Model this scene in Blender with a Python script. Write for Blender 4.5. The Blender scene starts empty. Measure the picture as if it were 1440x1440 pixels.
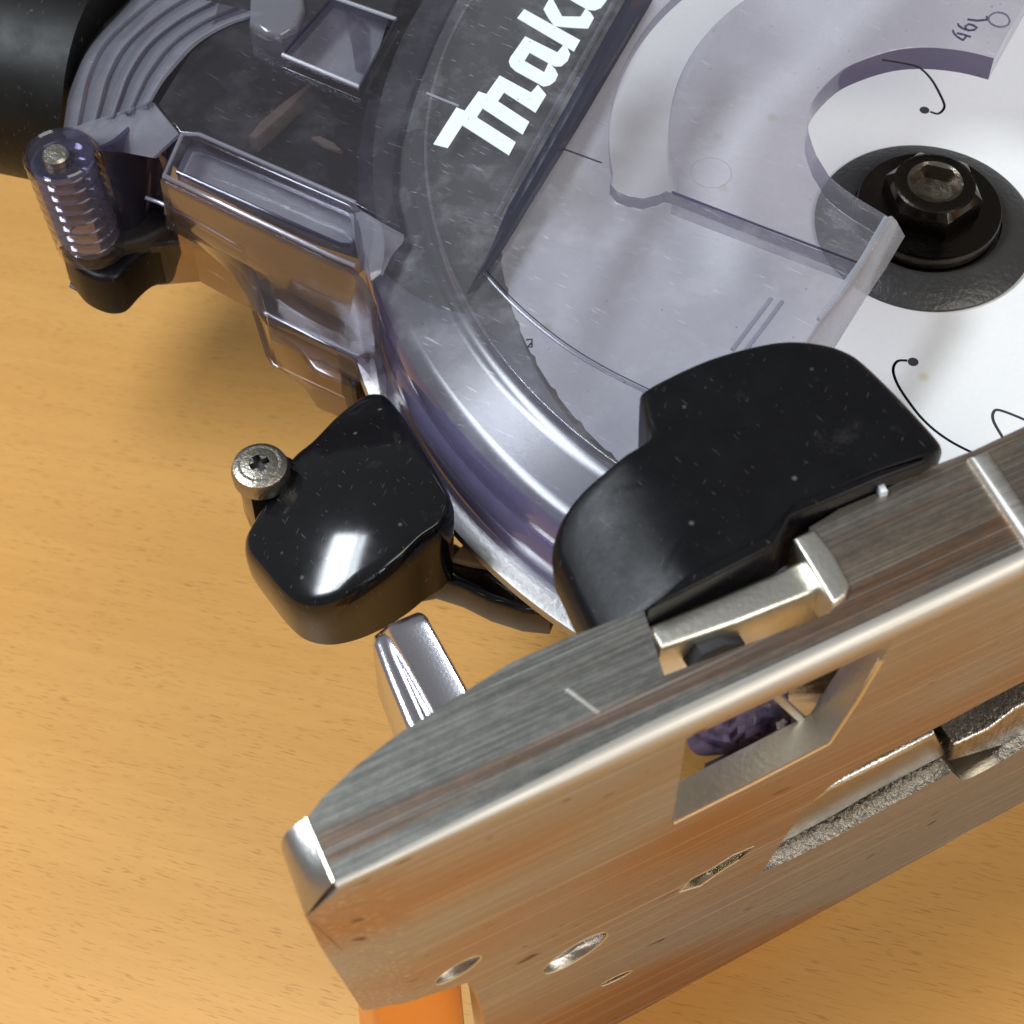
import bpy, bmesh, math, random
from mathutils import Vector, Matrix
random.seed(7)
sc = bpy.context.scene
COL = sc.collection

# ------------------------------------------------------------------ frames
# The saw is modelled in its own frame, in millimetres: Z is the blade axis,
# z = 0 the lower edge of the base plate.  WORLD carries it onto the table.
F_ = 2880.0
TH = math.radians(34)
CAMZ = 307.0
FW = Vector((0, math.sin(TH), -math.cos(TH)))
UP = Vector((0, math.cos(TH), math.sin(TH)))
AX = Vector((75.6, 253.4))                    # blade axis
ORG = Vector((40, 190, 0))                    # saw origin in its own frame

def P(u, v, z):
    d = FW + Vector((1, 0, 0)) * ((u - 720) / F_) + UP * ((720 - v) / F_)
    return Vector((0, 0, CAMZ)) + d * ((z - CAMZ) / d.z)

LIP = 72.0
_a, _b = P(470, 1250, LIP), P(1440, 800, LIP)
BD = (_b - _a).normalized()                   # along the base
BN = Vector((BD.y, -BD.x, 0))                 # outward normal of the sole
def Q(u, v, off=0.0):
    """point on the sole plane, off mm further inside"""
    d = FW + Vector((1, 0, 0)) * ((u - 720) / F_) + UP * ((720 - v) / F_)
    c = Vector((0, 0, CAMZ))
    t = ((_a - BN * off - c).dot(BN)) / d.dot(BN)
    return c + d * t
def QS(u, v, off=0.0):
    p = Q(u, v, off)
    return ((p - _a).dot(BD), p.z)

# table plane: through the lower edge of the base, tilted back under the motor
e0, e1 = Q(868, 1440), Q(1440, 1127)
ed = (e1 - e0).normalized()
side = Vector((0, 0, 1)).cross(ed).normalized()
upn = ed.cross(side).normalized() * -1
if upn.z < 0: upn = -upn
TILT = math.radians(12)
tn = (Matrix.Rotation(-TILT, 3, ed) @ upn).normalized()
ty = tn.cross(ed).normalized()
R3 = Matrix((ed, ty, tn))                     # rows: world axes seen in the saw frame
YAW = Matrix.Rotation(math.radians(26), 3, 'Z')
R3 = YAW @ R3
def W(p):                                      # saw frame mm -> world metres
    return (R3 @ (Vector(p) - e0)) * 0.001
ROOT_M = Matrix.Translation(W(ORG)) @ R3.to_4x4()

# ------------------------------------------------------------------ camera
cd = bpy.data.cameras.new('camera')
cam = bpy.data.objects.new('camera', cd); COL.objects.link(cam)
cd.sensor_width = 36; cd.lens = 72; cd.clip_start = 0.01; cd.clip_end = 20
rc = Matrix((Vector((1, 0, 0)), UP, -FW)).transposed()
cam.matrix_world = Matrix.Translation(W((0, 0, CAMZ))) @ (R3 @ rc).to_4x4()
cd.dof.use_dof = True
cd.dof.focus_distance = 0.352
cd.dof.aperture_fstop = 40
sc.camera = cam

# ------------------------------------------------------------------ world and lamps
w = bpy.data.worlds.new('World'); sc.world = w; w.use_nodes = True
bg = w.node_tree.nodes['Background']
bg.inputs[0].default_value = (0.97, 0.98, 1.0, 1); bg.inputs[1].default_value = 0.19

def area(name, pos, target, sx, sy, power, col):
    l = bpy.data.lights.new(name, 'AREA'); l.shape = 'RECTANGLE'
    l.size = sx; l.size_y = sy; l.energy = power; l.color = col
    o = bpy.data.objects.new(name, l); COL.objects.link(o)
    a, b = Vector(pos), Vector(target)
    o.location = a
    o.rotation_euler = (b - a).to_track_quat('-Z', 'Y').to_euler()
    return o
    return o
TG = W((20, 200, 40))
def dirpos(d, dist): return TG + (R3 @ Vector(d).normalized()) * dist
def pane(name, off, wid, power):
    o = area(name, WC, TG, wid, .85, power, (.86, .93, 1))
    m = (TG - WC).to_track_quat('-Z', 'Y').to_matrix().to_4x4() @ Matrix.Rotation(math.radians(62), 4, 'Z')
    o.matrix_world = Matrix.Translation(WC) @ m @ Matrix.Translation((off, 0, 0))
WC = dirpos((-.62, .02, .78), 1.5)
pane('window_light', 0, .26, 25); pane('window_light', .18, .06, 4.5)
area('room_lamp', dirpos((.55, -.50, .68), 1.7), TG, 1.1, 1.1, 21, (1, .95, .87))
sc.view_settings.view_transform = 'Standard'
sc.view_settings.look = 'None'
sc.view_settings.exposure = 0.0
sc.view_settings.gamma = 1
sc.cycles.max_bounces = 14
sc.cycles.transparent_max_bounces = 24
sc.cycles.use_denoising = True

# ------------------------------------------------------------------ materials
class NT:
    def __init__(s, name):
        s.m = bpy.data.materials.new(name); s.m.use_nodes = True
        s.t = s.m.node_tree; s.t.nodes.clear()
        s.out = s.n('ShaderNodeOutputMaterial')
    def n(s, t, **k):
        x = s.t.nodes.new(t)
        for a, v in k.items(): setattr(x, a, v)
        return x
    def l(s, a, b): s.t.links.new(a, b)
    def coord(s, scale=(1, 1, 1), rot=0.0, loc=(0, 0, 0)):
        tc = s.n('ShaderNodeTexCoord'); r = s.n('ShaderNodeMapping'); mp = s.n('ShaderNodeMapping')
        r.inputs['Rotation'].default_value = (0, 0, rot)
        mp.inputs['Scale'].default_value = scale; mp.inputs['Location'].default_value = loc
        s.l(tc.outputs['Object'], r.inputs[0]); s.l(r.outputs[0], mp.inputs[0])
        return mp.outputs[0]
    def noise(s, vec, scale, detail=3, rough=.5):
        x = s.n('ShaderNodeTexNoise'); x.inputs['Scale'].default_value = scale
        x.inputs['Detail'].default_value = detail; x.inputs['Roughness'].default_value = rough
        s.l(vec, x.inputs['Vector']); return x.outputs['Fac']
    def ramp(s, f, stops):
        x = s.n('ShaderNodeValToRGB'); e = x.color_ramp.elements
        while len(e) < len(stops): e.new(.5)
        for i, (p, c) in enumerate(stops):
            e[i].position = p
            e[i].color = (c, c, c, 1) if isinstance(c, (int, float)) else (*c, 1)
        s.l(f, x.inputs[0]); return x.outputs[0]
    def mix(s, fac, a, b):
        x = s.n('ShaderNodeMix', data_type='RGBA')
        if isinstance(fac, (int, float)): x.inputs[0].default_value = fac
        else: s.l(fac, x.inputs[0])
        for i, v in ((6, a), (7, b)):
            if isinstance(v, tuple): x.inputs[i].default_value = (*v, 1)
            else: s.l(v, x.inputs[i])
        return x.outputs[2]
    def math(s, op, a, b=0.0):
        x = s.n('ShaderNodeMath', operation=op)
        for i, v in ((0, a), (1, b)):
            if isinstance(v, (int, float)): x.inputs[i].default_value = v
            else: s.l(v, x.inputs[i])
        return x.outputs[0]
    def bump(s, h, st, dist=.0002):
        x = s.n('ShaderNodeBump'); x.inputs['Strength'].default_value = st
        x.inputs['Distance'].default_value = dist
        s.l(h, x.inputs['Height']); return x.outputs[0]
    def pbr(s, base=(.5, .5, .5), rough=.5, metal=0.0, **k):
        b = s.n('ShaderNodeBsdfPrincipled')
        for key, v in (('Base Color', base), ('Roughness', rough), ('Metallic', metal)):
            if isinstance(v, tuple): b.inputs[key].default_value = (*v, 1)
            elif isinstance(v, (int, float)): b.inputs[key].default_value = v
            else: s.l(v, b.inputs[key])
        for key, v in k.items():
            key = key.replace('_', ' ')
            if isinstance(v, (int, float)): b.inputs[key].default_value = v
            else: s.l(v, b.inputs[key])
        return b
    def done(s, b):
        s.l(b.outputs[0], s.out.inputs[0]); return s.m

def specks(t, scale, lo, hi):
    """sparse dust specks"""
    v = t.n('ShaderNodeTexVoronoi'); v.inputs['Scale'].default_value = scale
    t.l(t.coord(), v.inputs['Vector'])
    d = t.ramp(v.outputs['Distance'], [(lo, 1.0), (hi, 0.0)])
    sep = t.n('ShaderNodeSeparateColor'); t.l(v.outputs['Color'], sep.inputs[0])
    keep = t.math('GREATER_THAN', sep.outputs[0], .72)
    return t.math('MULTIPLY', d, keep)

def m_wood():
    t = NT('beech_wood')
    rot = math.radians(22)
    big = t.noise(t.coord((1.5, 9, 1), rot), 3, 4)
    fib = t.noise(t.coord((14, 420, 1), rot), 1.0, 5, .6)
    col = t.mix(t.ramp(big, [(.3, 0.0), (.7, 1.0)]), (.58, .292, .074), (.65, .345, .096))
    col = t.mix(t.math('MULTIPLY', t.ramp(fib, [(.35, 1.0), (.65, 0.0)]), .18), col, (.44, .20, .045))
    dash = t.noise(t.coord((260, 3000, 1), rot), 1.0, 1, .4)
    gate = t.noise(t.coord((60, 160, 1), rot, (3, 1, 0)), 1.0, 2)
    dm = t.math('MULTIPLY', t.ramp(dash, [(.60, 0.0), (.68, 1.0)]), t.ramp(gate, [(.40, 0.3), (.6, 1.0)]))
    col = t.mix(t.math('MULTIPLY', dm, .5), col, (.28, .115, .024))
    dash2 = t.noise(t.coord((90, 2600, 1), rot, (7, 2, 0)), 1.0, 1, .4)
    col = t.mix(t.math('MULTIPLY', t.ramp(dash2, [(.60, 0.0), (.70, 1.0)]), .10), col, (.30, .12, .03))
    b = t.pbr(col, t.ramp(big, [(.2, .34), (.8, .44)]), 0, Normal=t.bump(dash, .05, .0001))
    return t.done(b)

BROT = -math.atan2(BD.y, BD.x)
def m_brushed(name, base, r0, r1, streak, refl_tint, pits=0.0, gran=0.0, metal=1.0):
    """machined aluminium, milling marks along the base, warm reflections painted on as orange-brown patches"""
    t = NT(name)
    ln = t.noise(t.coord((9, 900, 900), BROT), 1.0, 4, .6)
    ln2 = t.noise(t.coord((40, 2600, 2600), BROT), 1.0, 2, .5)
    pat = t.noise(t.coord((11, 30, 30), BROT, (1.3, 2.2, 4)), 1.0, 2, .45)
    fine = t.noise(t.coord(), 2600, 2)
    col = t.mix(t.math('MULTIPLY', ln, streak), base, tuple(c * .55 for c in base))
    if refl_tint:
        col = t.mix(t.math('MULTIPLY', t.ramp(pat, [(.44, 0.0), (.64, 1.0)]), refl_tint), col, (.40, .20, .065))  # orange reflections of the wood painted into the metal colour
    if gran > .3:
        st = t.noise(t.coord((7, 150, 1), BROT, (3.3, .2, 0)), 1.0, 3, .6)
        col = t.mix(t.math('MULTIPLY', t.ramp(st, [(.54, 0.0), (.62, 1.0)]), .55), col, (.30, .125, .045))  # room reflections painted as orange-brown streaks on the side wall
    if gran:
        gr = t.noise(t.coord((1, 2.2, 2.2), BROT), 420, 4, .75)
        col = t.mix(t.math('MULTIPLY', t.ramp(gr, [(.40, 1.0), (.60, 0.0)]), gran), col, tuple(c * .45 for c in base))
    if pits:
        pt = t.noise(t.coord((170, 520, 520), BROT, (5, 1, 2)), 1.0, 1, .4)
        gt = t.noise(t.coord((40, 40, 40), BROT, (1, 9, 2)), 1.0, 2)
        col = t.mix(t.math('MULTIPLY', t.math('MULTIPLY', t.ramp(pt, [(.70, 0.0), (.74, 1.0)]), t.ramp(gt, [(.45, 0.0), (.6, 1.0)])), pits), col, (.05, .035, .025))
        sl = t.noise(t.coord((12, 3600, 3600), BROT, (2, 2, 7)), 1.0, 1)
        col = t.mix(t.math('MULTIPLY', t.ramp(sl, [(.62, 0.0), (.68, 1.0)]), .35), col, (.85, .83, .8))
    rg = t.mix(t.ramp(ln2, [(.3, 0.0), (.7, 1.0)]), (r0,) * 3, (r1,) * 3)
    h = t.math('ADD', t.math('MULTIPLY', ln2, 1.0), t.math('MULTIPLY', fine, .5))
    b = t.pbr(col, rg, metal, Normal=t.bump(h, .12, .00012))
    return t.done(b)

def m_cast():
    t = NT('rough_cast_metal')
    g = t.noise(t.coord((1.6, 1, .35), BROT), 950, 3, .6)
    v = t.noise(t.coord(), 4200, 1)
    b = t.pbr(t.ramp(g, [(.3, (.34, .325, .30)), (.7, (.62, .60, .56))]), t.ramp(v, [(.3, .22), (.7, .36)]), 1.0,
              Normal=t.bump(g, .55, .0005))
    return t.done(b)

def m_metal(name, col, rough, bs=0.0, scale=1200):
    t = NT(name)
    g = t.noise(t.coord(), scale, 3, .6)
    c = t.mix(t.math('MULTIPLY', g, .45), col, tuple(x * .6 for x in col))
    return t.done(t.pbr(c, rough, 1.0, Normal=t.bump(g, bs, .0003)))

def m_plain(name, col, rough, dust=0.0, dcol=(.35, .33, .3), grain=0.0, spec=.5, dscale=260, scratch=.14):
    t = NT(name)
    g = t.noise(t.coord(), 900, 3)
    c = t.mix(t.math('MULTIPLY', g, .25), col, tuple(x * .7 for x in col))
    r = t.ramp(t.noise(t.coord(), 120, 4, .65), [(.35, rough), (.75, min(1, rough * 1.35 + .04))])
    if dust:
        f = t.math('MULTIPLY', t.math('ADD', specks(t, dscale, .05, .12), t.math('MULTIPLY', t.ramp(t.noise(t.coord(), 90, 5, .7), [(.62, 0.0), (.8, .25)]), 1.0)), dust)
        c = t.mix(f, c, dcol)
    if dust and scratch:
        for sc3, ro in (((420, 3000, 700), .9), ((3200, 380, 700), .35)):
            f2 = t.math('MULTIPLY', t.ramp(t.noise(t.coord(sc3, ro), 1.0, 1), [(.735, 0.0), (.77, 1.0)]), scratch)
            c = t.mix(f2, c, dcol)
    kw = dict(Specular_IOR_Level=spec)
    if grain: kw['Normal'] = t.bump(g, grain, .0002)
    return t.done(t.pbr(c, r, 0, **kw))

def m_clear(name, tint, rough=.1, haze=.06, hazecol=(.62, .62, .70), scuff=.25, dirt=.5, gloss=1.0):
    """thin tinted polycarbonate: see-through, glossy, a little scuffed and dusty"""
    t = NT(name)
    tr = t.n('ShaderNodeBsdfTransparent'); tr.inputs[0].default_value = (*tint, 1)
    df = t.n('ShaderNodeBsdfDiffuse')
    gl = t.n('ShaderNodeBsdfGlossy'); gl.inputs[0].default_value = (.95, .95, 1, 1)
    gl.inputs['Roughness'].default_value = rough
    n1 = t.noise(t.coord(), 110, 5, .65)
    n2 = t.noise(t.coord((260, 2400, 600), .6), 1.0, 2)
    sc_ = t.math('MULTIPLY', t.ramp(n1, [(.5, 0.0), (.85, .35)]), scuff)
    ln = t.math('MULTIPLY', t.ramp(n2, [(.68, 0.0), (.74, 1.0)]), scuff * .5)
    fac = t.math('ADD', t.math('ADD', sc_, ln), haze)
    sp = specks(t, 330, .04, .10)
    dc = t.mix(sp, hazecol, (.05, .045, .05))
    t.l(dc, df.inputs[0])
    fac = t.math('MAXIMUM', fac, t.math('MULTIPLY', sp, dirt))
    m1 = t.n('ShaderNodeMixShader'); t.l(fac, m1.inputs[0]); t.l(tr.outputs[0], m1.inputs[1]); t.l(df.outputs[0], m1.inputs[2])
    lw = t.n('ShaderNodeLayerWeight'); lw.inputs['Blend'].default_value = .5
    sch = t.math('ADD', t.math('MULTIPLY', t.math('POWER', lw.outputs['Facing'], 5.0), .94), .045)
    bp = t.bump(n1, .04, .0004); t.l(bp, gl.inputs['Normal'])
    m2 = t.n('ShaderNodeMixShader'); t.l(t.math('MULTIPLY', sch, gloss), m2.inputs[0])
    t.l(m1.outputs[0], m2.inputs[1]); t.l(gl.outputs[0], m2.inputs[2])
    t.l(m2.outputs[0], t.out.inputs[0]); return t.m

M = dict(
    wood=m_wood(),
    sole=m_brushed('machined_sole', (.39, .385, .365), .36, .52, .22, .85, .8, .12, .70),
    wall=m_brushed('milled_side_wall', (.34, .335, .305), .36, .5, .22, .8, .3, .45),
    edge=m_brushed('bright_edge', (.52, .50, .46), .46, .60, .4, 0),
    cast=m_cast(),
    pale=m_metal('pale_cast_metal', (.78, .75, .66), .38, .25),
    chrome=m_metal('plated_steel', (.80, .78, .84), .20, .12, 2500),
    steel=m_metal('grey_steel', (.50, .49, .47), .38, .2),
    rusty=m_metal('worn_screw_metal', (.36, .33, .28), .38, .5, 1500),
    bolt=m_metal('oiled_black_steel', (.050, .041, .033), .24, .22, 700),
    socket=m_metal('greasy_socket_metal', (.19, .165, .13), .34, .6, 900),
    flange=m_plain('grey_flange_steel', (.026, .025, .024), .34, .9, (.10, .085, .07), 1.0),
    blade=m_plain('white_coated_blade', (.70, .705, .705), .34, .7, (.55, .50, .36), 0, .5, 90),
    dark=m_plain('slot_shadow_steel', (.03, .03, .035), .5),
    black=m_plain('glossy_black_plastic', (.006, .006, .007), .09, .25, (.35, .33, .3)),
    matt=m_plain('satin_black_plastic', (.004, .004, .005), .33, .3, (.25, .24, .22), .1, .2),
    rubber=m_plain('black_tube_plastic', (.005, .005, .0045), .42, .1, spec=.25),
    gear=m_plain('charcoal_gear_housing', (.016, .0145, .012), .5, .5, (.22, .16, .09), .3),
    floor=m_plain('grey_chamber_casting', (.21, .215, .225), .5, .3, (.2, .2, .2), .2),
    beige=m_plain('beige_pad_and_highlight', (.42, .33, .20), .6, 0),  # also colours the painted highlight on the housing
    white=m_plain('white_print', (.66, .72, .75), .5, .9, (.25, .25, .28), 0, .4, 520, .7),
    orange=m_plain('orange_reflection_tone', (.78, .26, .03), .35, .1),  # reflection colour for the added insert in the corner relief
    violet=m_clear('violet_offcut_plastic', (.40, .35, .55), .12, .45, (.30, .25, .42), .6),
    clear=m_clear('smoky_clear_plastic', (.835, .83, .865), .12, .06, (.60, .60, .63), .5),
    clear2=m_clear('smoky_clear_wall', (.70, .69, .75), .20, .10, (.50, .50, .54), .55, gloss=.85),
    smoke=m_clear('dark_smoky_plastic', (.40, .38, .50), .12, .06, (.2, .19, .27), .2),
    frost=m_clear('frosted_clear_edge', (.72, .72, .77), .18, .36, (.52, .53, .57), .4),
    duct=m_clear('smoky_duct_plastic', (.66, .64, .69), .12, .03, (.34, .33, .36), .22),
    milky=m_clear('milky_ribbed_plastic', (.66, .65, .72), .14, .20, (.48, .48, .55), .3),
    amber=m_clear('dark_amber_shell', (.62, .55, .50), .15, .05, (.25, .2, .15), .2),
    thread=m_clear('smoky_thread_plastic', (.45, .42, .55), .08, .42, (.22, .21, .27), .3, gloss=2.2),
    wallclear=m_clear('thick_smoky_edge', (.36, .34, .42), .1, .05),
    darkedge=m_clear('dark_cut_edge', (.26, .23, .31), .1, .05, (.2, .18, .25)),
    ribdark=m_clear('dark_moulded_rib', (.16, .15, .20), .10, .5, (.045, .045, .065), .2),
    violetwall=m_clear('violet_rim_wall', (.58, .53, .76), .13, .10, (.36, .33, .54), .35, gloss=1.0),
    cloudy=m_clear('cloudy_duct_wall', (.50, .47, .50), .12, .12, (.24, .22, .23), .4),
    ring=m_clear('clear_guard_plastic', (.80, .79, .825), .12, .09, (.50, .49, .52), .5),
    smoothcast=m_metal('smooth_cast_metal', (.50, .48, .44), .30, .5, 1400),
    bore=m_metal('drilled_bore_metal', (.72, .68, .58), .24, .15, 1800),
)

# ------------------------------------------------------------------ mesh helpers
def link(name, me, mats, parent, smooth=35):
    for v in me.vertices: v.co = (v.co - ORG) * 0.001
    for m in (mats if isinstance(mats, (list, tuple)) else [mats]): me.materials.append(m)
    o = bpy.data.objects.new(name, me); COL.objects.link(o)
    if parent is not None: o.parent = parent
    if smooth:
        me.polygons.foreach_set('use_smooth', [True] * len(me.polygons))
        me.set_sharp_from_angle(angle=math.radians(smooth))
    me.update()
    return o
def catmull(pts, n=6, closed=True):
    out = []; N = len(pts)
    for i in range(N if closed else N - 1):
        p = [Vector(pts[(i + k) % N] if closed else pts[max(0, min(N - 1, i + k))]) for k in (-1, 0, 1, 2)]
        for j in range(n):
            t = j / n
            out.append(.5 * (2 * p[1] + (p[2] - p[0]) * t + (2 * p[0] - 5 * p[1] + 4 * p[2] - p[3]) * t * t + (3 * p[1] - p[0] - 3 * p[2] + p[3]) * t ** 3))
    if not closed: out.append(Vector(pts[-1]))
    return out
def fill_mesh(outline, holes, depth, bevel=0.0, res=3):
    """flat outline with holes, filled, extruded from 0 to depth (top) with rounded edges"""
    cu = bpy.data.curves.new('c', 'CURVE'); cu.dimensions = '2D'; cu.fill_mode = 'BOTH'
    cu.extrude = max(1e-4, depth / 2 - bevel); cu.bevel_depth = bevel; cu.offset = -bevel
    cu.bevel_resolution = res
    for loop in [outline] + list(holes):
        s = cu.splines.new('POLY'); s.points.add(len(loop) - 1)
        for p, q in zip(s.points, loop): p.co = (q[0], q[1], 0, 1)
        s.use_cyclic_u = True
    o = bpy.data.objects.new('c', cu); COL.objects.link(o)
    me = bpy.data.meshes.new_from_object(o.evaluated_get(bpy.context.evaluated_depsgraph_get()))
    bpy.data.objects.remove(o); bpy.data.curves.remove(cu)
    bm = bmesh.new(); bm.from_mesh(me); bmesh.ops.remove_doubles(bm, verts=bm.verts, dist=1e-4)
    bmesh.ops.recalc_face_normals(bm, faces=bm.faces)
    bmesh.ops.translate(bm, verts=bm.verts, vec=(0, 0, depth / 2))
    bm.normal_update()
    bpy.data.meshes.remove(me)
    return bm
def tomesh(bm, name='m'):
    me = bpy.data.meshes.new(name); bm.to_mesh(me); bm.free(); return me
def xy(pts, z): return [P(u, v, z).to_2d() for u, v in pts]
def plate(name, px, z0, z1, mat, parent, bevel=0.0, holes=(), smooth=False, raw=False, res=3, side=None):
    """horizontal plate: outline as seen at its top height z1"""
    ol = [Vector(p) for p in px] if raw else xy(px, z1)
    if smooth: ol = catmull(ol, 6)
    hs = [[Vector(p) for p in h] if raw else xy(h, z1) for h in holes]
    bm = fill_mesh(ol, hs, z1 - z0, bevel, res)
    bmesh.ops.translate(bm, verts=bm.verts, vec=(0, 0, z0))
    mats = [mat]
    if side:
        mats = [mat, side]
        for f in bm.faces:
            if abs(f.normal.z) < .5: f.material_index = 1
    return link(name, tomesh(bm), mats, parent)
SM = Matrix(((BD.x, 0, -BN.x, _a.x), (BD.y, 0, -BN.y, _a.y), (0, 1, 0, 0), (0, 0, 0, 1)))
def sole_bm(loop_s, holes, t0, t1, bevel=0.0):
    """plate standing in the sole plane between depths t0 and t1 (mm inside)"""
    bm = fill_mesh(loop_s, holes, t1 - t0, bevel)
    bmesh.ops.translate(bm, verts=bm.verts, vec=(0, 0, t0))
    bm.transform(SM)
    bmesh.ops.recalc_face_normals(bm, faces=bm.faces)
    bm.normal_update()
    return bm
def resample(pts, n):
    d = [0]
    for a, b in zip(pts, pts[1:]): d.append(d[-1] + (Vector(b) - Vector(a)).length)
    out = []; k = 0
    for i in range(n):
        t = d[-1] * i / (n - 1)
        while k < len(pts) - 2 and d[k + 1] < t: k += 1
        f = 0 if d[k + 1] == d[k] else (t - d[k]) / (d[k + 1] - d[k])
        out.append(Vector(pts[k]).lerp(Vector(pts[k + 1]), f))
    return out
def grid_bm(rows, cyc=False, bm=None):
    bm = bm or bmesh.new()
    vs = [[bm.verts.new(p) for p in r] for r in rows]
    for a, b in zip(vs, vs[1:]):
        n = len(a)
        for i in range(n if cyc else n - 1):
            j = (i + 1) % n
            try: bm.faces.new((a[i], a[j], b[j], b[i]))
            except ValueError: pass
    return bm
def solid(bm, t):
    bmesh.ops.recalc_face_normals(bm, faces=bm.faces)
    bmesh.ops.solidify(bm, geom=bm.faces[:], thickness=t)
    bmesh.ops.recalc_face_normals(bm, faces=bm.faces)
    return bm
def loft(name, rows, mat, parent, n=24, thick=0.0, smooth=True):
    """rows: (pixel polyline, height or list of heights) -> sheet through them"""
    R = []
    for px, z in rows:
        zz = z if isinstance(z, (list, tuple)) else [z] * len(px)
        pts = [P(u, v, h) for (u, v), h in zip(px, zz)]
        if smooth and len(pts) > 2: pts = catmull(pts, 6, False)
        R.append(resample(pts, n))
    bm = grid_bm(R)
    if thick: solid(bm, thick)
    else: bmesh.ops.recalc_face_normals(bm, faces=bm.faces)
    return link(name, tomesh(bm), mat, parent)
def lathe(name, prof, mat, parent, c=AX, a0=0, a1=360, n=96, cap=False):
    cyc = abs(a1 - a0) >= 360
    m = n if cyc else n + 1
    rows = []
    for r, z in prof:
        rows.append([Vector((c[0] + r * math.cos(math.radians(a0 + (a1 - a0) * i / n)), c[1] + r * math.sin(math.radians(a0 + (a1 - a0) * i / n)), z)) for i in range(m)])
    bm = grid_bm(rows, cyc)
    bmesh.ops.remove_doubles(bm, verts=bm.verts, dist=1e-4)
    bmesh.ops.recalc_face_normals(bm, faces=bm.faces)
    return link(name, tomesh(bm), mat, parent)
def tube(name, pts, r, mat, parent, n=8):
    rows = []
    for i, p in enumerate(pts):
        p = Vector(p); d = (Vector(pts[min(i + 1, len(pts) - 1)]) - Vector(pts[max(i - 1, 0)])).normalized()
        a = d.cross(Vector((0, 0, 1))); a = a.normalized() if a.length > 1e-3 else Vector((1, 0, 0)); b = d.cross(a)
        rr = r[i] if isinstance(r, (list, tuple)) else r
        rows.append([p + (a * math.cos(2 * math.pi * k / n) + b * math.sin(2 * math.pi * k / n)) * rr for k in range(n)])
    bm = grid_bm(rows, True)
    for e in (0, -1):
        bm.verts.ensure_lookup_table()
    bm.faces.new([bm.verts[k] for k in range(n)][::-1]); bm.faces.new([bm.verts[len(rows) * n - n + k] for k in range(n)])
    bmesh.ops.recalc_face_normals(bm, faces=bm.faces)
    return link(name, tomesh(bm), mat, parent)
def arc(r, a0, a1, n=24, c=AX):
    return [Vector((c[0] + r * math.cos(math.radians(a0 + (a1 - a0) * i / n)), c[1] + r * math.sin(math.radians(a0 + (a1 - a0) * i / n)))) for i in range(n + 1)]

# ------------------------------------------------------------------ table
bm = bmesh.new()
bmesh.ops.create_cube(bm, size=1)
bmesh.ops.scale(bm, verts=bm.verts, vec=(1.6, 1.2, .028))
bmesh.ops.translate(bm, verts=bm.verts, vec=(0, .2, -.014))
bmesh.ops.bevel(bm, geom=bm.edges[:], offset=.003, segments=2, affect='EDGES')
me = tomesh(bm)
me.materials.append(M['wood'])
table = bpy.data.objects.new('wooden_table', me); COL.objects.link(table)
table['label'] = 'light orange beech wood table top under the saw'
table['category'] = 'table'

# ------------------------------------------------------------------ the saw
saw = bpy.data.objects.new('circular_saw', None); COL.objects.link(saw)
saw.empty_display_size = .02
saw.matrix_world = ROOT_M
saw['label'] = 'metal cutting circular saw with clear smoky blade cover lying on its side'
saw['category'] = 'circular saw'

# --- base: sole, side wall, rounded lip, nose
LR = 2.6
def lip_r(s): return .9 + (LR - .9) * min(1, max(0, (s - 5) / 40))
S_END = QS(1700, 680)[0]
nose_top = (585, 1197)
s_j = QS(*nose_top)[0]
def top_edge(a, b, n=24, drop=True):
    return [(a + (b - a) * i / n, LIP - (lip_r(a + (b - a) * i / n) if drop else 0)) for i in range(n + 1)]
sole_out = top_edge(s_j, S_END) + [QS(1700, 985), QS(1440, 1127), QS(868, 1440), QS(700, 1532), QS(688, 1490), QS(680, 1428), QS(671, 1398), QS(660, 1381), QS(630, 1391), QS(590, 1404)]
window = [QS(*p) for p in [(945, 1020), (945, 1155), (1000, 1128), (1165, 1043), (1215, 968), (1256, 900)]]
_lz = LIP - LR - 1.4
window[0] = (window[1][0] + .3, _lz); window[-1] = (window[-1][0], _lz)
slot = catmull([QS(*p) for p in [(1072, 1227), (1095, 1190), (1125, 1148), (1160, 1112), (1210, 1078), (1300, 1032), (1440, 958), (1640, 858)]], 5, False) + \
       [QS(*p) for p in [(1640, 945), (1440, 1050), (1405, 1073), (1367, 1093), (1353, 1098), (1339, 1086), (1245, 1137), (1183, 1173), (1114, 1208)]]
def oval(u0, v0, u1, v1, h, n=20):
    """hole whose long diameter runs between two pixels, h px high"""
    a, b = Vector(QS(u0, v0)), Vector(QS(u1, v1)); c = (a + b) / 2; ax = (b - a) / 2
    hz = h / 2 / 4.6
    return [c + ax * math.cos(2 * math.pi * i / n) + Vector((0, hz)) * math.sin(2 * math.pi * i / n) for i in range(n)]
hole_a = oval(763, 1367, 855, 1314, 33)
hole_b = oval(611, 1383, 677, 1346, 22)
hole_c = [QS(*p) for p in [(955, 1255), (972, 1236), (1000, 1222), (1030, 1203), (1060, 1190), (1040, 1209), (1010, 1228), (985, 1246)]]
hole_d = oval(843, 1387, 889, 1365, 9, 12)
holes = [window, slot, hole_a, hole_b, hole_c, hole_d]
sb = sole_bm(sole_out, holes, 0, 5)
for f in sb.faces:
    c = f.calc_center_median()
    if abs(f.normal.dot(BN)) < .5:
        sc_ = (c - _a).dot(BD)
        f.material_index = 2 if sc_ > QS(1072, 1227)[0] - 1 and 4 < c.z < 36 else (3 if sc_ > QS(940, 1100)[0] and c.z > 34 else 1)
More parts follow.
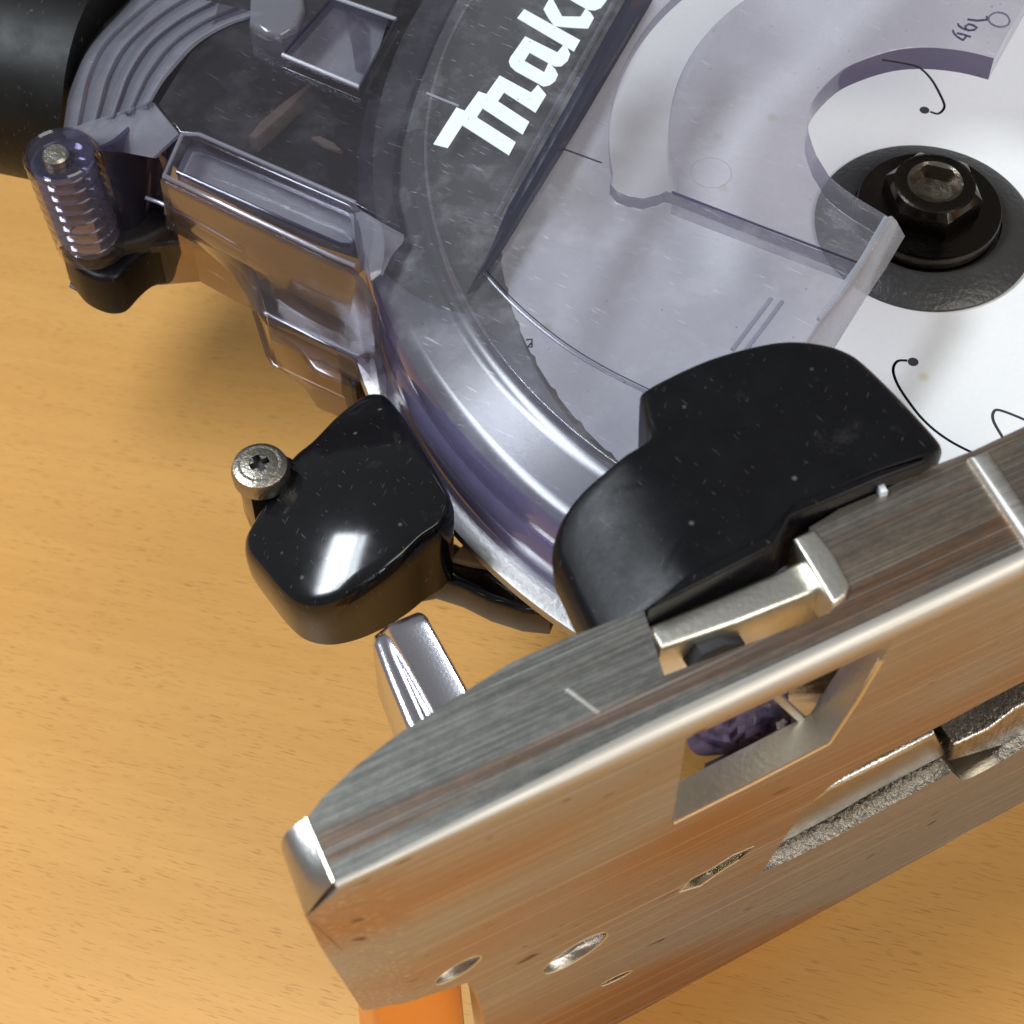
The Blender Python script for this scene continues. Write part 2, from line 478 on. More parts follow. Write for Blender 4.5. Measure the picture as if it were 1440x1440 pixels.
# nose patch curving back, laid out along the base: (s, z, depth)
rows = []
bt = [QS(590, 1404), QS(572, 1409, .5), QS(548, 1415, 1.6), QS(510, 1421, 4)]
_m, _e = QS(430, 1290, 1.8), QS(510, 1421, 4)
tipc = [(.5, LIP - .9, 0.0), (_m[0], _m[1], 1.8), (QS(452, 1334, 2.6)[0], QS(452, 1334, 2.6)[1], 2.6), (_e[0], _e[1], 4.0)]
def pl_at(pl, t):
    x = t * (len(pl) - 1); i = min(int(x), len(pl) - 2); f = x - i
    return [p + (q - p) * f for p, q in zip(pl[i], pl[i + 1])]
N = 14
for i in range(N + 1):
    t = i / N; row = []
    for j in range(13):
        k = j / 12
        s0 = s_j + (.5 - s_j) * t
        top = (s0, LIP - lip_r(s0)); b_ = pl_at(bt, t)
        st = [top[0] + (b_[0] - top[0]) * k, top[1] + (b_[1] - top[1]) * k]
        kk = k / .25 / 3 if k < .25 else 1 / 3 + (k - .25) / .75 * 2 / 3
        tc = pl_at(tipc, kk)
        te = pl_at([(.5, LIP - .9), (_e[0], _e[1])], k)
        w_ = t ** 2.2
        ss = st[0] + (tc[0] - te[0]) * w_; zz = st[1] + (tc[1] - te[1]) * w_
        p = _a + BD * ss - BN * (tc[2] * t * t); p.z = zz
        row.append(p)
    rows.append(row)
grid_bm(rows, False, sb)
tip = rows[-1]
# back return of the nose so that it is a solid lump
back = [[p, p - BN * 6 + BD * 3] for p in tip]
grid_bm(back, False, sb)
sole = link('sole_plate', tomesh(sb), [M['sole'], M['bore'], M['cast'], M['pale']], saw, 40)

# side wall (top face)
wall_back = [(432, 1150), (455, 1120), (500, 1078), (560, 1032), (640, 981), (720, 931), (800, 896), (880, 866), (905, 857)]
notch = [(934, 950), (1168, 862), (1172, 850), (1138, 742)]
wall_right = [(1180, 716), (1240, 691), (1300, 660), (1370, 633), (1440, 600), (1700, 480)]
def wl(s, d):
    p = _a + BD * s - BN * d
    return Vector((p.x, p.y))
front = [wl(.4 + (S_END - .4) * i / 30, lip_r(.4 + (S_END - .4) * i / 30)) for i in range(31)]
ol = xy(wall_back + notch + wall_right, LIP) + front[::-1]
wb = fill_mesh(ol, [], 8, 0)
bmesh.ops.translate(wb, verts=wb.verts, vec=(0, 0, LIP - 8))
for f in wb.faces:
    if abs(f.normal.z) < .5: f.material_index = 1
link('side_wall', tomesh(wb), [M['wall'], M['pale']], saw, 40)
# rounded lip between them
rows = []
for i in range(61):
    s = .4 + (S_END - .4) * i / 60; r = lip_r(s)
    row = []
    for k in range(9):
        a = math.pi / 2 * k / 8
        p = _a + BD * s - BN * (r - r * math.sin(a)); p.z = LIP - r + r * math.cos(a)
        row.append(p)
    rows.append(row)
bm = grid_bm(rows); bmesh.ops.recalc_face_normals(bm, faces=bm.faces)
link('base_lip', tomesh(bm), M['edge'], saw, 60)
# bevelled end of the nose
pa = P(431, 1150, LIP); pb = _a + BD * .4 - BN * .9; pb.z = LIP
pf = tip[3]; pd = P(396, 1196, LIP - 6)
top_e = [pa.lerp(pb, i / 8) for i in range(9)]
bot_e = [pd.lerp(pf, i / 8) for i in range(9)]
rows = []
for k in range(9):
    f = k / 8
    rows.append([a_.lerp(b_, f) + (BD * -1 + Vector((0, 0, 1))) * (1.1 * math.sin(math.pi * f)) * (1 - (i / 8) ** 3 * .85) for i, (a_, b_) in enumerate(zip(top_e, bot_e))])
rows.append([p + Vector((0, 0, -16)) + BD * 4 for p in bot_e])
bm = grid_bm(rows); bmesh.ops.recalc_face_normals(bm, faces=bm.faces)
link('nose_end', tomesh(bm), M['steel'], saw, 50)
ce = [tip[0].lerp(tip[3], i / 6) for i in range(7)]
tube('nose_edge', [pa.lerp(pb, i / 6) + Vector((0, 0, -.25)) for i in range(7)], .4, M['pale'], saw)

# things behind the openings of the base
def sole_box(name, pts, t0, t1, mat, parent, bevel=.0):
    bm = sole_bm([QS(*p) for p in pts], [], t0, t1, bevel)
    return link(name, tomesh(bm), mat, parent, 40)
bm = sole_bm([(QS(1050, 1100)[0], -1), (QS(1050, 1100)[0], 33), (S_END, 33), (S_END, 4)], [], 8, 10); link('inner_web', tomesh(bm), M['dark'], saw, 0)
# window reveal: pale inner rim and the scuffed violet guard end seen through it
wr = [Q(u, v, 5.2) for u, v in [(930, 1146), (1050, 1086), (1149, 1034), (1128, 1012), (1085, 972)]]
tube('window_rim', wr, .7, M['edge'], saw)
rows = [[Q(u, v, o_) for u, v in ((1258, 893), (1212, 968), (1165, 1043))] for o_ in (4.9,)] + [[Q(1070, 940, 16), Q(1110, 988, 16), Q(1149, 1035, 12)]]
bm = grid_bm([resample(r, 8) for r in rows]); solid(bm, 1.0)
link('window_cheek', tomesh(bm), M['pale'], saw, 20)
bm = bmesh.new()
g0 = [(1000, 990), (1100, 960), (1118, 1030), (1085, 1052), (1030, 1072), (984, 1044)]
rows = []
for k in range(9):
    row = []
    for j in range(13):
        fx, fy = j / 12, k / 8
        a = Vector((985 + 120 * fx, 1000 - 45 * fx)); b = Vector((985 + 130 * fx, 1044 + 26 * math.sin(math.pi * min(1, fx * 1.25)) * (1 - .35 * fx) - 10 * fx))
        q = a.lerp(b, fy)
        rows_off = 8 + random.uniform(-.9, .9) + 2 * abs(fx - .5)
        row.append(Q(q.x, q.y, rows_off))
    rows.append(row)
bm = grid_bm(rows); solid(bm, 2.0)
link('guard_end', tomesh(bm), M['violet'], saw, 25)
for hl in (hole_a, hole_b, hole_c, hole_d):
    pts = [Vector(SM @ Vector((h[0], h[1], .15))) for h in hl] + [Vector(SM @ Vector((hl[0][0], hl[0][1], .15)))]
    tube('hole_rim', pts, .22, M['pale'], sole, 6)
tube('window_rim', [Q(u, v, .3) for u, v in [(946, 1156), (1050, 1104), (1165, 1044), (1205, 984), (1240, 926)]], .45, M['pale'], sole)
tube('window_rim', [Q(u, v, 3.0) for u, v in [(946, 1146), (1050, 1093), (1157, 1037)]], .6, M['pale'], sole)
for pts in ([(966, 1246), (978, 1236), (996, 1228), (996, 1236), (976, 1247)], [(1012, 1222), (1040, 1204), (1042, 1208), (1014, 1227)]):
    sole_box('slot_insert', pts, 1.2, 4.5, M['pale'], sole, .2)
# bright discs added in the holes for the reflection on their walls
for nm, (u, v), ra in (('hole_glint', (800, 1346), 3.6), ('hole_glint', (644, 1367), 2.6)):
    s, z = QS(u, v); z -= 1.2; s -= .6
    bm = sole_bm([(s + ra * math.cos(a * math.pi / 8), z + ra * .8 * math.sin(a * math.pi / 8)) for a in range(16)], [], 1.6, 6, .5)
    link(nm, tomesh(bm), M['chrome'], saw, 40)
# added insert, coloured as the orange reflection in the corner relief
sole_box('orange_reflection', [(542, 1432), (600, 1412), (660, 1390), (670, 1425), (676, 1500), (548, 1530)], 4.5, 12, M['orange'], saw, 1.2)
# ledge in the blade slot
sole_box('slot_ledge', [(1345, 1085), (1352, 1062), (1400, 1040), (1440, 1010), (1560, 950), (1560, 1000), (1440, 1056)], 2.0, 7.6, M['cast'], saw, .5)
bm = sole_bm([QS(*p) for p in [(1080, 1222), (1130, 1163), (1180, 1128), (1330, 1052), (1345, 1080), (1240, 1135), (1180, 1170), (1115, 1205)]], [], 2.6, 7.6, 1.0)
link('slot_lip', tomesh(bm), M['smoothcast'], saw, 40)

# hinge block sitting in the notch of the side wall
plate('hinge_block', [(908, 880), (1010, 838), (1085, 806), (1132, 784), (1152, 806), (1160, 826), (1040, 874), (929, 912)], LIP - 16, LIP - 1.2, M['pale'], saw, .8)
pb_ = Q(1008, 918, 14)
bm = sole_bm([QS(*p, 10.2) for p in [(968, 940), (985, 916), (1015, 902), (1045, 900), (1040, 912), (1005, 928)]], [], 9.6, 12.0)
link('block_hole', tomesh(bm), M['dark'], saw, 40)  # dark plate painted in as the shade of the round hole
# bright chamfered step at the right end of the notch
plate('notch_step', [(1115, 756), (1146, 741), (1174, 778), (1196, 822), (1190, 838), (1172, 850)], LIP - 7, LIP + .9, M['pale'], saw, .7)
# scribe marks on the side wall
plate('scribe_mark', [(794, 969), (801, 966), (845, 1000), (840, 1003)], LIP - 1, LIP + .25, M['edge'], saw, .12)
plate('cross_ridge', [(1362, 640), (1390, 630), (1448, 716), (1500, 792), (1470, 800), (1430, 742)], LIP - 2, LIP + 1.3, M['edge'], saw, 1.1)
plate('lip_tick', [(1224, 666), (1234, 663), (1249, 690), (1240, 693)], LIP - 2, LIP + 1.2, M['white'], saw, .2)

# --- black bumper between cover and base
bump_px = [(900, 562), (925, 546), (1000, 512), (1085, 490), (1150, 488), (1195, 497), (1225, 518), (1275, 568), (1322, 622), (1324, 634), (1300, 653),
           (1235, 676), (1160, 708), (1110, 735), (1090, 772), (1000, 818), (912, 860), (860, 884), (838, 876), (815, 835), (795, 792), (778, 752), (786, 718), (812, 690), (860, 660), (905, 632), (914, 618), (907, 596)]
bo = [P(u, v, LIP) for u, v in bump_px]; bo = resample(catmull(bo + bo[:1], 5, False), 161)[:-1]
bc = P(1010, 690, LIP)
kn, kd = P(925, 740, LIP), Vector((-.93, -.36, 0))
def btop(p):
    d = max(0.0, (p - kn).dot(kd)); e = max(0.0, (p - P(1215, 610, LIP)).dot(Vector((.8, .6, 0))))
    return LIP + 2.2 - .30 * d - .012 * d * d - .02 * e * e
rows = []
for f, dz in ((.965, None), (.99, -8), (1, -4), (1, -2.2), (.992, -1.1), (.978, -.4), (.96, -.1), (.94, 0), (.85, 0), (.75, 0), (.65, 0), (.5, 0), (.35, 0), (.2, 0), (.001, 0)):
    row = []
    for p in bo:
        q = bc + (p - bc) * f
        row.append(Vector((q.x, q.y, LIP - 13 if dz is None else btop(q) + dz)))
    rows.append(row)
bm = grid_bm(rows, True); bmesh.ops.recalc_face_normals(bm, faces=bm.faces)
link('bumper', tomesh(bm), M['matt'], saw, 50)
plate('bumper_step', [(912, 856), (1000, 812), (1090, 766), (1112, 726), (1240, 672), (1300, 650), (1312, 640), (1240, 660), (1120, 705), (1080, 752), (960, 812)], LIP - 3, LIP + 3.0, M['matt'], saw, .5)

# --- blade, flange and bolt
def stroke(px, wpx, z):
    c = catmull([P(u, v, z).to_2d() for u, v in px], 6, False); L = []; Rr = []
    for i, p in enumerate(c):
        d = (c[min(i + 1, len(c) - 1)] - c[max(0, i - 1)]).normalized(); nrm = Vector((-d.y, d.x)) * wpx
        L.append(p + nrm); Rr.append(p - nrm)
    return L + Rr[::-1]
ZB = 24.6
def dot(px, r, z): 
    c = P(*px, z); return [Vector((c.x + r * math.cos(i * math.pi / 8), c.y + r * math.sin(i * math.pi / 8))) for i in range(16)]
curls = [([(1276, 507), (1262, 508), (1256, 520), (1262, 540), (1278, 565), (1298, 590), (1325, 613), (1362, 634), (1440, 668)], (1284, 509)),
         ([(1308, 157), (1318, 160), (1325, 156), (1328, 148), (1322, 133), (1310, 112), (1294, 96), (1276, 90), (1240, 84)], (1300, 155))]
bh = []
for c, d in curls:
    bh.append(stroke(c, .26, ZB)); 
teeth = []
for i in range(60):
    a0 = i * 6
    teeth += [AX + Vector((math.cos(math.radians(a0 + d)), math.sin(math.radians(a0 + d)))) * r for d, r in ((0, 78), (4, 78), (4.8, 77.6))]
blade = plate('saw_blade', teeth, ZB - 1.6, ZB, M['blade'], saw, 0, holes=bh, raw=True, side=M['dark'])
for c, d in curls:
    cc = P(*d, ZB)
    lathe('slot_hole', [(0.001, ZB + .03), (.95, ZB + .03)], M['dark'], saw, c=(cc.x, cc.y), n=16)
plate('third_slot', [v for v in stroke([(1425, 640), (1408, 612), (1397, 592), (1397, 580), (1406, 577), (1440, 590), (1480, 610)], .26, ZB)], ZB, ZB + .03, M['dark'], saw, raw=True)
lathe('blade_backing', [(0.001, ZB - 2.6), (73, ZB - 2.6), (73, ZB - 4)], M['dark'], saw)
lathe('flange', [(20.0, ZB), (20.1, ZB + .7), (19.6, ZB + 1.1), (14.6, ZB + 3.2), (13.6, ZB + 3.2), (13.4, ZB + 2.6), (10, ZB + 2.6)], M['flange'], saw)
lathe('washer', [(13.0, ZB + 2.6), (13.2, ZB + 5.4), (12.9, ZB + 6.0), (12.3, ZB + 5.9), (9.8, ZB + 6.3), (7, ZB + 6.5)], M['bolt'], saw)
zh = ZB + 5.4
hexv = []
bm = bmesh.new()
rows = []
for (r, z) in ((8.4, zh), (8.3, zh + 5.2), (7.3, zh + 6.4), (6.9, zh + 6.6)):
    ring = []
    for i in range(36):
        a = math.radians(i * 10 + 10)
        rr = r
        if z < zh + 6: 
            k = (i * 10 + 30) % 60 - 30
            rr = r * .925 / math.cos(math.radians(k)) if r > 7 else r
        ring.append(Vector((AX.x + rr * math.cos(a), AX.y + rr * math.sin(a), z)))
    rows.append(ring)
grid_bm(rows, True, bm)
bmesh.ops.recalc_face_normals(bm, faces=bm.faces)
bolt = link('blade_bolt', tomesh(bm), M['bolt'], saw, 18)
z1 = zh + 6.6
rows = []
def hexring(r, z, rot=12, n=36):
    out = []
    for i in range(n):
        a = math.radians(i * 360 / n + rot); k = (i * 360 / n + 30) % 60 - 30
        rr = r * .9 / math.cos(math.radians(k)); out.append(Vector((AX.x + rr * math.cos(a), AX.y + rr * math.sin(a), z)))
    return out
def circ(r, z, n=36): return [Vector((AX.x + r * math.cos(math.radians(i * 10 + 12)), AX.y + r * math.sin(math.radians(i * 10 + 12)), z)) for i in range(n)]
bm = grid_bm([circ(6.9, z1), circ(6.2, z1 + .25), circ(5.0, z1 + .2)], True)
bmesh.ops.recalc_face_normals(bm, faces=bm.faces)
link('bolt_face', tomesh(bm), M['bolt'], bolt, 30).matrix_parent_inverse = Matrix()
bm = grid_bm([circ(5.0, z1 + .2), hexring(4.5, z1 - .1), hexring(4.3, z1 - 3.2), circ(.01, z1 - 4)], True)
for f in bm.faces: f.normal_flip()
link('hex_socket', tomesh(bm), M['socket'], bolt, 30)

# --- clear cover
ZC = 47.0
main = xy([(1214, 376), (1150, 455), (1110, 520), (1060, 600)], ZC) + arc(91, -112, -211, 60) + \
       [Vector((20, 330)), AX + Vector((math.cos(math.radians(128)), math.sin(math.radians(128)))) * 58] + arc(58.6, 132, 187, 24) + \
       xy([(858, 257), (868, 268), (884, 275), (905, 278), (926, 273), (936, 268), (944, 270)], ZC)
plate('clear_cover', main, ZC - 3.0, ZC, M['clear'], saw, .3, raw=True, side=M['wallclear'])
cpl = arc(48.2, 128, 193, 30) + xy([(949, 266), (946, 271), (1080, 322), (1211, 371), (1249, 303), (1232, 293), (1205, 277), (1184, 262), (1166, 246)], ZC + .6) + \
      catmull(xy([(1148, 217), (1140, 194), (1137, 174), (1145, 139), (1180, 101), (1218, 82), (1263, 69), (1308, 66), (1357, 71), (1398, 81)], ZC + .6), 4, False) + \
      xy([(1460, -30), (1420, -160), (1300, -240)], ZC + .6)
gr = plate('guard_ring', cpl, ZC - 5.0, ZC + .6, M['ring'], saw, .3, raw=True, side=M['darkedge'])
_ax = Vector((AX.x - ORG.x, AX.y - ORG.y)) * .001
for f in gr.data.polygons:
    if f.material_index == 1 and (Vector(f.center[:2]) - _ax).length > .0335: f.material_index = 0
# slanting end of the cover
loft('cover_end', [([(1250, 304), (1213, 368), (1180, 416), (1150, 452), (1120, 500)], ZC + .4), ([(1256, 310), (1221, 376), (1188, 426), (1160, 462), (1130, 510)], ZC - 1), ([(1268, 331), (1240, 378), (1214, 416), (1180, 470), (1150, 520)], ZC - 7)], M['frost'], saw, 16, .6, False)
tube('end_rib', [P(1246, 307, ZC + .4), P(1213, 365, ZC + .4), P(1180, 412, ZC + .3), P(1152, 450, ZC)], .55, M['frost'], saw)
for px in ([(1084, 420), (1060, 452), (1030, 492)], [(1100, 424), (1075, 458), (1046, 496)]):
    tube('cover_rib', [P(u, v, ZC + .1) for u, v in px], .4, M['milky'], saw)
# outer band, rim and side wall of the cover
band = [(90.4, ZC - .2), (92.2, ZC - .3), (93.2, ZC - 1.0), (94.2, ZC - 1.5), (100.0, ZC - 3.0), (101.8, ZC - 3.8), (102.6, ZC - 4.8)]
wallp = [(102.6, ZC - 4.8), (102.95, ZC - 5.6), (103.3, ZC - 7), (103.0, ZC - 10), (102.6, ZC - 13.0), (103.3, ZC - 14.2), (103.4, ZC - 18.5), (103.0, ZC - 19.8), (103.4, ZC - 21.5), (103.6, ZC - 25)]
rim = lathe('cover_rim', band, M['clear2'], saw, a0=146, a1=256, n=120)
lathe('rim_wall', wallp, M['violetwall'], rim, a0=146, a1=256, n=120)
lathe('cover_lip', [(102.6, 22.4), (104.6, 22.6), (107.0, 22.0), (107.4, 21.0), (106.8, 19.6), (102.6, 19.2)], M['steel'], saw, a0=190, a1=256, n=90)
# step on the flat of the cover
sp_ = catmull([P(u, v, ZC + .02) for u, v in [(680, 384), (715, 422), (755, 458), (800, 492), (850, 522), (910, 552)]], 6, False)
tube('cover_step', sp_, .30, M['clear2'], saw, 8)
tube('cover_line', [p + Vector((.5, .5, 0)) for p in sp_], .12, M['smoke'], saw, 6)
# dark rib across the cover
loft('cover_rib', [([(655, 414), (690, 350), (714, 292), (790, 160), (890, -20)], ZC + .05), ([(664, 400), (703, 335), (727, 290), (800, 163), (905, -20)], ZC + 1.5), ([(682, 378), (716, 325), (740, 285), (812, 166), (922, -20)], ZC + 1.5), ([(688, 382), (722, 328), (746, 288), (820, 168), (930, -20)], ZC + .05)], M['ribdark'], saw, 40, 0, False)
loft('cover_rib', [([(693, 306), (712, 268), (760, 180), (850, 20), (870, -20)], ZC + .05), ([(697, 304), (716, 268), (764, 180), (854, 20), (874, -20)], ZC + .8), ([(702, 302), (720, 269), (768, 181), (858, 20), (878, -20)], ZC + .05)], M['clear2'], saw, 30, 0, False)
tube('cover_line', [P(786, 207, ZC + .05), P(846, 229, ZC + .05)], .16, M['smoke'], saw, 6)  # dark line paints the shading of a small fold
tube('cover_line', [P(945, 270, ZC + .5), P(1080, 322, ZC + .5), P(1205, 369, ZC + .5)], .22, M['smoke'], saw, 6)  # dark line paints the shading along the raised step
tube('cover_line', [P(600, 131, ZC + .05), P(645, 149, ZC + .05)], .22, M['frost'], saw, 6)
for cu, cv, r in ((1000, 243, 3.4),):
    c = P(cu, cv, ZC + (.62 if cu > 950 else .02))
    lathe('ejector_mark', [(r, c.z), (r + .1, c.z + .04), (r + .2, c.z)], M['ring'], saw, c=(c.x, c.y), n=40)
# moulded characters on the guard ring
def emb(zs, px):
    return tube('moulded_mark', [P(1300 + u / 10.286, v / 10.286, ZC + .62) for u, v in px], .22, M['smoke'], saw, 6)
emb(0, [(412, 440), (425, 480), (470, 530), (555, 582)]); emb(0, [(470, 480), (560, 500), (670, 535)]); emb(0, [(560, 580), (600, 530)])
emb(0, [(485, 345), (500, 380), (560, 415), (640, 440), (720, 435), (760, 400), (700, 365), (640, 350), (590, 380), (600, 420)])
emb(0, [(620, 280), (760, 300), (910, 285), (900, 240)])
cm = P(1405, 28, ZC + .6); lathe('moulded_mark', [(1.7, cm.z), (1.9, cm.z + .3), (2.1, cm.z)], M['smoke'], saw, c=(cm.x, cm.y), n=28)
cm = P(745, 483, ZC)
tube('moulded_mark', [P(740, 478, ZC + .1), P(748, 477, ZC + .1), P(748, 488, ZC + .1), P(742, 488, ZC + .1), P(747, 482, ZC + .1)], .14, M['dark'], saw, 6)

# lettering printed on the cover
def lz(pts): return [(600 + u / 5.143, v / 5.143) for u, v in pts]
def letter(pts, holes=()):
    plate('printed_letter', lz(pts), ZC + .02, ZC + .14, M['white'], saw, 0, holes=[lz(h) for h in holes])
letter([(48, 1042), (112, 938), (215, 776), (275, 800), (375, 660), (432, 680), (527, 545), (755, 668), (805, 612), (865, 685), (787, 814), (560, 668), (515, 732), (742, 880), (694, 972), (405, 783), (363, 848), (645, 1028), (595, 1122), (258, 905), (152, 1070)])
letter([(712, 262), (945, 378), (988, 325), (1020, 350), (1038, 390), (1020, 440), (975, 478), (930, 480), (898, 468), (930, 500), (950, 540), (930, 585), (890, 615), (845, 625), (800, 600), (640, 512), (606, 478), (594, 445), (604, 415)], [[(745, 380), (880, 455), (850, 522), (707, 440)]])
letter([(705, 65), (1110, 290), (1065, 372), (655, 130)])
letter([(890, -15), (912, -8), (980, 118), (1112, 120), (1150, 60), (1185, 90), (1210, 128), (1168, 205), (1050, 200), (925, 188), (880, 130), (845, 65)])
letter([(1010, -20), (1080, 22), (1165, 70), (1215, 75), (1262, 55), (1300, 5), (1310, -20)])

# --- chamber behind the cover
lathe('chamber_floor', [(77.5, 21.0), (90, 20.4), (101.5, 20.0)], M['floor'], saw, a0=166, a1=262, n=60)
plate('gear_cover', [(655, 416), (626, 386), (601, 345), (584, 295), (568, 230), (575, 120), (640, -30), (895, -30), (790, 180)], 26.5, 31.5, M['gear'], saw, 1.2)
plate('motor_housing', [(130, 60), (180, 150), (250, 215), (330, 262), (430, 310), (520, 340), (575, 385), (612, 405), (652, 414), (705, 320), (800, 160), (895, -40), (905, -140), (200, -140)], 18, 26, M['gear'], saw, 3)
plate('housing_highlight', [(350, 190), (360, 194), (398, 160), (438, 119), (433, 117), (392, 148), (366, 170)], 26, 30, M['beige'], saw, .3)  # beige strip painted in as the highlight on the black housing
plate('beige_smear', [(438, 192), (450, 190), (470, 200), (482, 212), (470, 210), (452, 202)], 26, 27.2, M['beige'], saw, .3)  # small beige streak lying on the housing
# dark slit and the round shaft end beside the pocket
plate('slit_wall', [(512, 128), (535, 140), (560, 138), (572, 120), (625, -20), (560, -20)], 30, 44, M['matt'], saw, .8)

# --- duct half of the cover
duct = [(222, 145), (252, 186), (278, 189), (498, 286), (565, 322), (552, 268), (556, 205), (575, 140), (605, 70), (645, -20), (640, -90), (330, -90), (300, 30), (262, 80)]
pocket = [(397, 77), (505, 122), (557, 27), (468, -4)]
plate('duct_cover', duct, ZC - 3, ZC, M['duct'], saw, .5, holes=[pocket])
plate('pocket_floor', pocket, ZC - 6.2, ZC - 5, M['milky'], saw, .2)
pz = [P(u, v, ZC + .1) for u, v in pocket]
tube('pocket_rim', [pz[0], pz[1]], .42, M['frost'], saw); tube('pocket_rim', [pz[1], pz[2]], .3, M['duct'], saw); tube('pocket_rim', [pz[2], pz[3]], .4, M['frost'], saw); tube('pocket_rim', [pz[3], pz[0]], .3, M['smoke'], saw)
loft('pocket_fold', [([(484, 8), (490, 45), (494, 60), (500, 100)], [ZC - 1, ZC - 4.5, ZC - 4.9, ZC - 4.9]), ([(520, 40), (520, 60), (520, 80), (512, 105)], [ZC - 4.6, ZC - 4.6, ZC - 4.6, ZC - 4.6])], M['duct'], saw, 12)
plate('round_boss', [(350, 30), (352, -20), (425, -20), (428, 10), (418, 36), (395, 48), (372, 44)], ZC - 8, ZC + 1.5, M['milky'], saw, 1.0)
# framed channel along the lower side of the duct
fr_out = [(231, 247), (257, 189), (280, 190), (500, 286), (530, 312), (520, 355), (500, 372), (470, 362)]
fr_in = [(248, 240), (268, 197), (280, 198), (488, 289), (497, 300), (499, 335), (492, 344), (478, 342)]
plate('channel_frame', fr_out, ZC - 2, ZC + 1.2, M['duct'], saw, .5, holes=[fr_in])
plate('channel_floor', fr_in, ZC - 6, ZC - 3.5, M['milky'], saw, .2)
for a, b in zip(fr_in, fr_in[1:] + fr_in[:1]):
    pass
tube('frame_edge', [P(u, v, ZC + 1.1) for u, v in [(257, 188), (280, 189), (500, 285)]], .4, M['milky'], saw)
tube('frame_edge', [P(u, v, ZC + 1.1) for u, v in [(257, 188), (231, 247), (350, 305), (470, 362), (500, 374)]], .42, M['milky'], saw)
tube('frame_shadow_line', [P(u, v, ZC + .6) for u, v in [(249, 242), (360, 292), (478, 344), (492, 345)]], .4, M['smoke'], saw)
# scuffed pillar where the channel meets the rim
loft('corner_pillar', [([(492, 300), (497, 330), (500, 345), (505, 370)], [ZC + .5, ZC, ZC, ZC - 1]), ([(512, 298), (515, 330), (517, 360), (522, 395)], [ZC + 2.2, ZC + 1.8, ZC + 1.6, ZC]), ([(535, 312), (540, 335), (540, 360), (535, 385)], [ZC + 2.4, ZC + 1.8, ZC + 1.5, ZC]), ([(568, 330), (566, 342), (552, 358), (538, 388)], [ZC + .3, ZC, ZC, ZC - 1])], M['milky'], saw, 14, 1.0)
# side of the duct, falling to the table side
loft('duct_side', [([(231, 247), (350, 306), (470, 364), (505, 385), (530, 430)], ZC), ([(236, 275), (345, 330), (450, 385), (505, 420), (535, 470)], ZC - 6), ([(240, 295), (345, 358), (440, 400), (510, 440), (538, 505)], ZC - 12), ([(238, 312), (345, 362), (430, 425), (510, 470), (540, 530)], ZC - 18), ([(330, 352), (372, 440), (440, 470), (510, 505), (545, 555)], ZC - 25)], M['cloudy'], saw, 36, 1.2)
plate('duct_ledge', [(362, 392), (372, 388), (515, 466), (520, 500), (500, 505), (376, 446)], 20, 27, M['duct'], saw, .8)
plate('lower_shell', [(215, 300), (240, 292), (345, 355), (372, 440), (380, 452), (500, 508), (512, 530), (500, 545), (440, 520), (420, 492), (384, 465), (352, 385), (270, 340), (210, 345)], 8, 20, M['amber'], saw, 1.0)
plate('inner_guard_edge', [(474, 494), (496, 504), (512, 528), (508, 542), (494, 540), (482, 515)], 6, 19, M['matt'], saw, .8)
tube('duct_edge', [P(u, v, ZC - 16) for u, v in [(205, 278), (225, 285), (300, 325), (342, 350), (346, 362)]], .4, M['milky'], saw)
tube('duct_edge', [P(u, v, 26.5) for u, v in [(372, 440), (440, 470), (505, 502)]], .4, M['milky'], saw)

# --- ribbed elbow and its screw post
outer = [(88, 190), (92, 160), (101, 110), (121, 62), (167, 14), (205, -20)]
inner = [(214, 142), (228, 118), (244, 98), (278, 62), (322, 36), (372, 20)]
rows = []
zs = [30, 34.5, 36.5, 37.2, 36.2, 38.0, 39.6, 40.2, 39.0, 40.8, 42.6, 43.4, 42.0, 43.8, 45.4, 46.0, 44.8, 46.4, 47.4, 47.8, 47.2]
for i, z in enumerate(zs):
    t = i / (len(zs) - 1)
    rows.append(([(a[0] + (b[0] - a[0]) * t, a[1] + (b[1] - a[1]) * t) for a, b in zip(outer, inner)], z))
loft('ribbed_elbow', rows, M['milky'], saw, 30, 1.0)
for t, z in ((.55, 43.4), (.95, 47.8)):
    tube('elbow_rib', catmull([P(a[0] + (b[0] - a[0]) * t, a[1] + (b[1] - a[1]) * t, z) for a, b in zip(outer, inner)], 6, False), .25, M['milky'], saw)
loft('elbow_foot', [([(88, 186), (95, 196), (104, 206)], [36, 37, 36]), ([(122, 172), (128, 192), (135, 212)], [39.5, 40.5, 38]), ([(160, 160), (168, 182), (172, 214)], [42.5, 43.5, 40]), ([(190, 150), (205, 175), (215, 222)], [45, 45, 43]), ([(214, 143), (232, 165), (251, 188)], [47, 47, 47])], M['milky'], saw, 16, .8)
loft('elbow_skirt', [([(140, 205), (160, 195), (195, 165), (220, 150), (252, 188), (234, 245)], 44), ([(165, 290), (175, 270), (195, 250), (210, 240), (222, 250), (238, 300)], 30), ([(165, 325), (185, 318), (200, 305), (212, 297), (222, 292), (240, 310)], 22)], M['smoke'], saw, 24, .8)
# black suction tube behind the elbow
a0, a1_ = P(-150, 60, 18), P(150, 118, 18)
tube('dust_tube', [a0.lerp(a1_, i / 6) for i in range(7)], 21.5, M['rubber'], saw, 48)
plate('post_web', [(118, 260), (160, 215), (205, 175), (232, 240), (244, 300), (238, 318), (205, 335), (170, 345), (140, 340)], 10, 22, M['gear'], saw, 1.0)
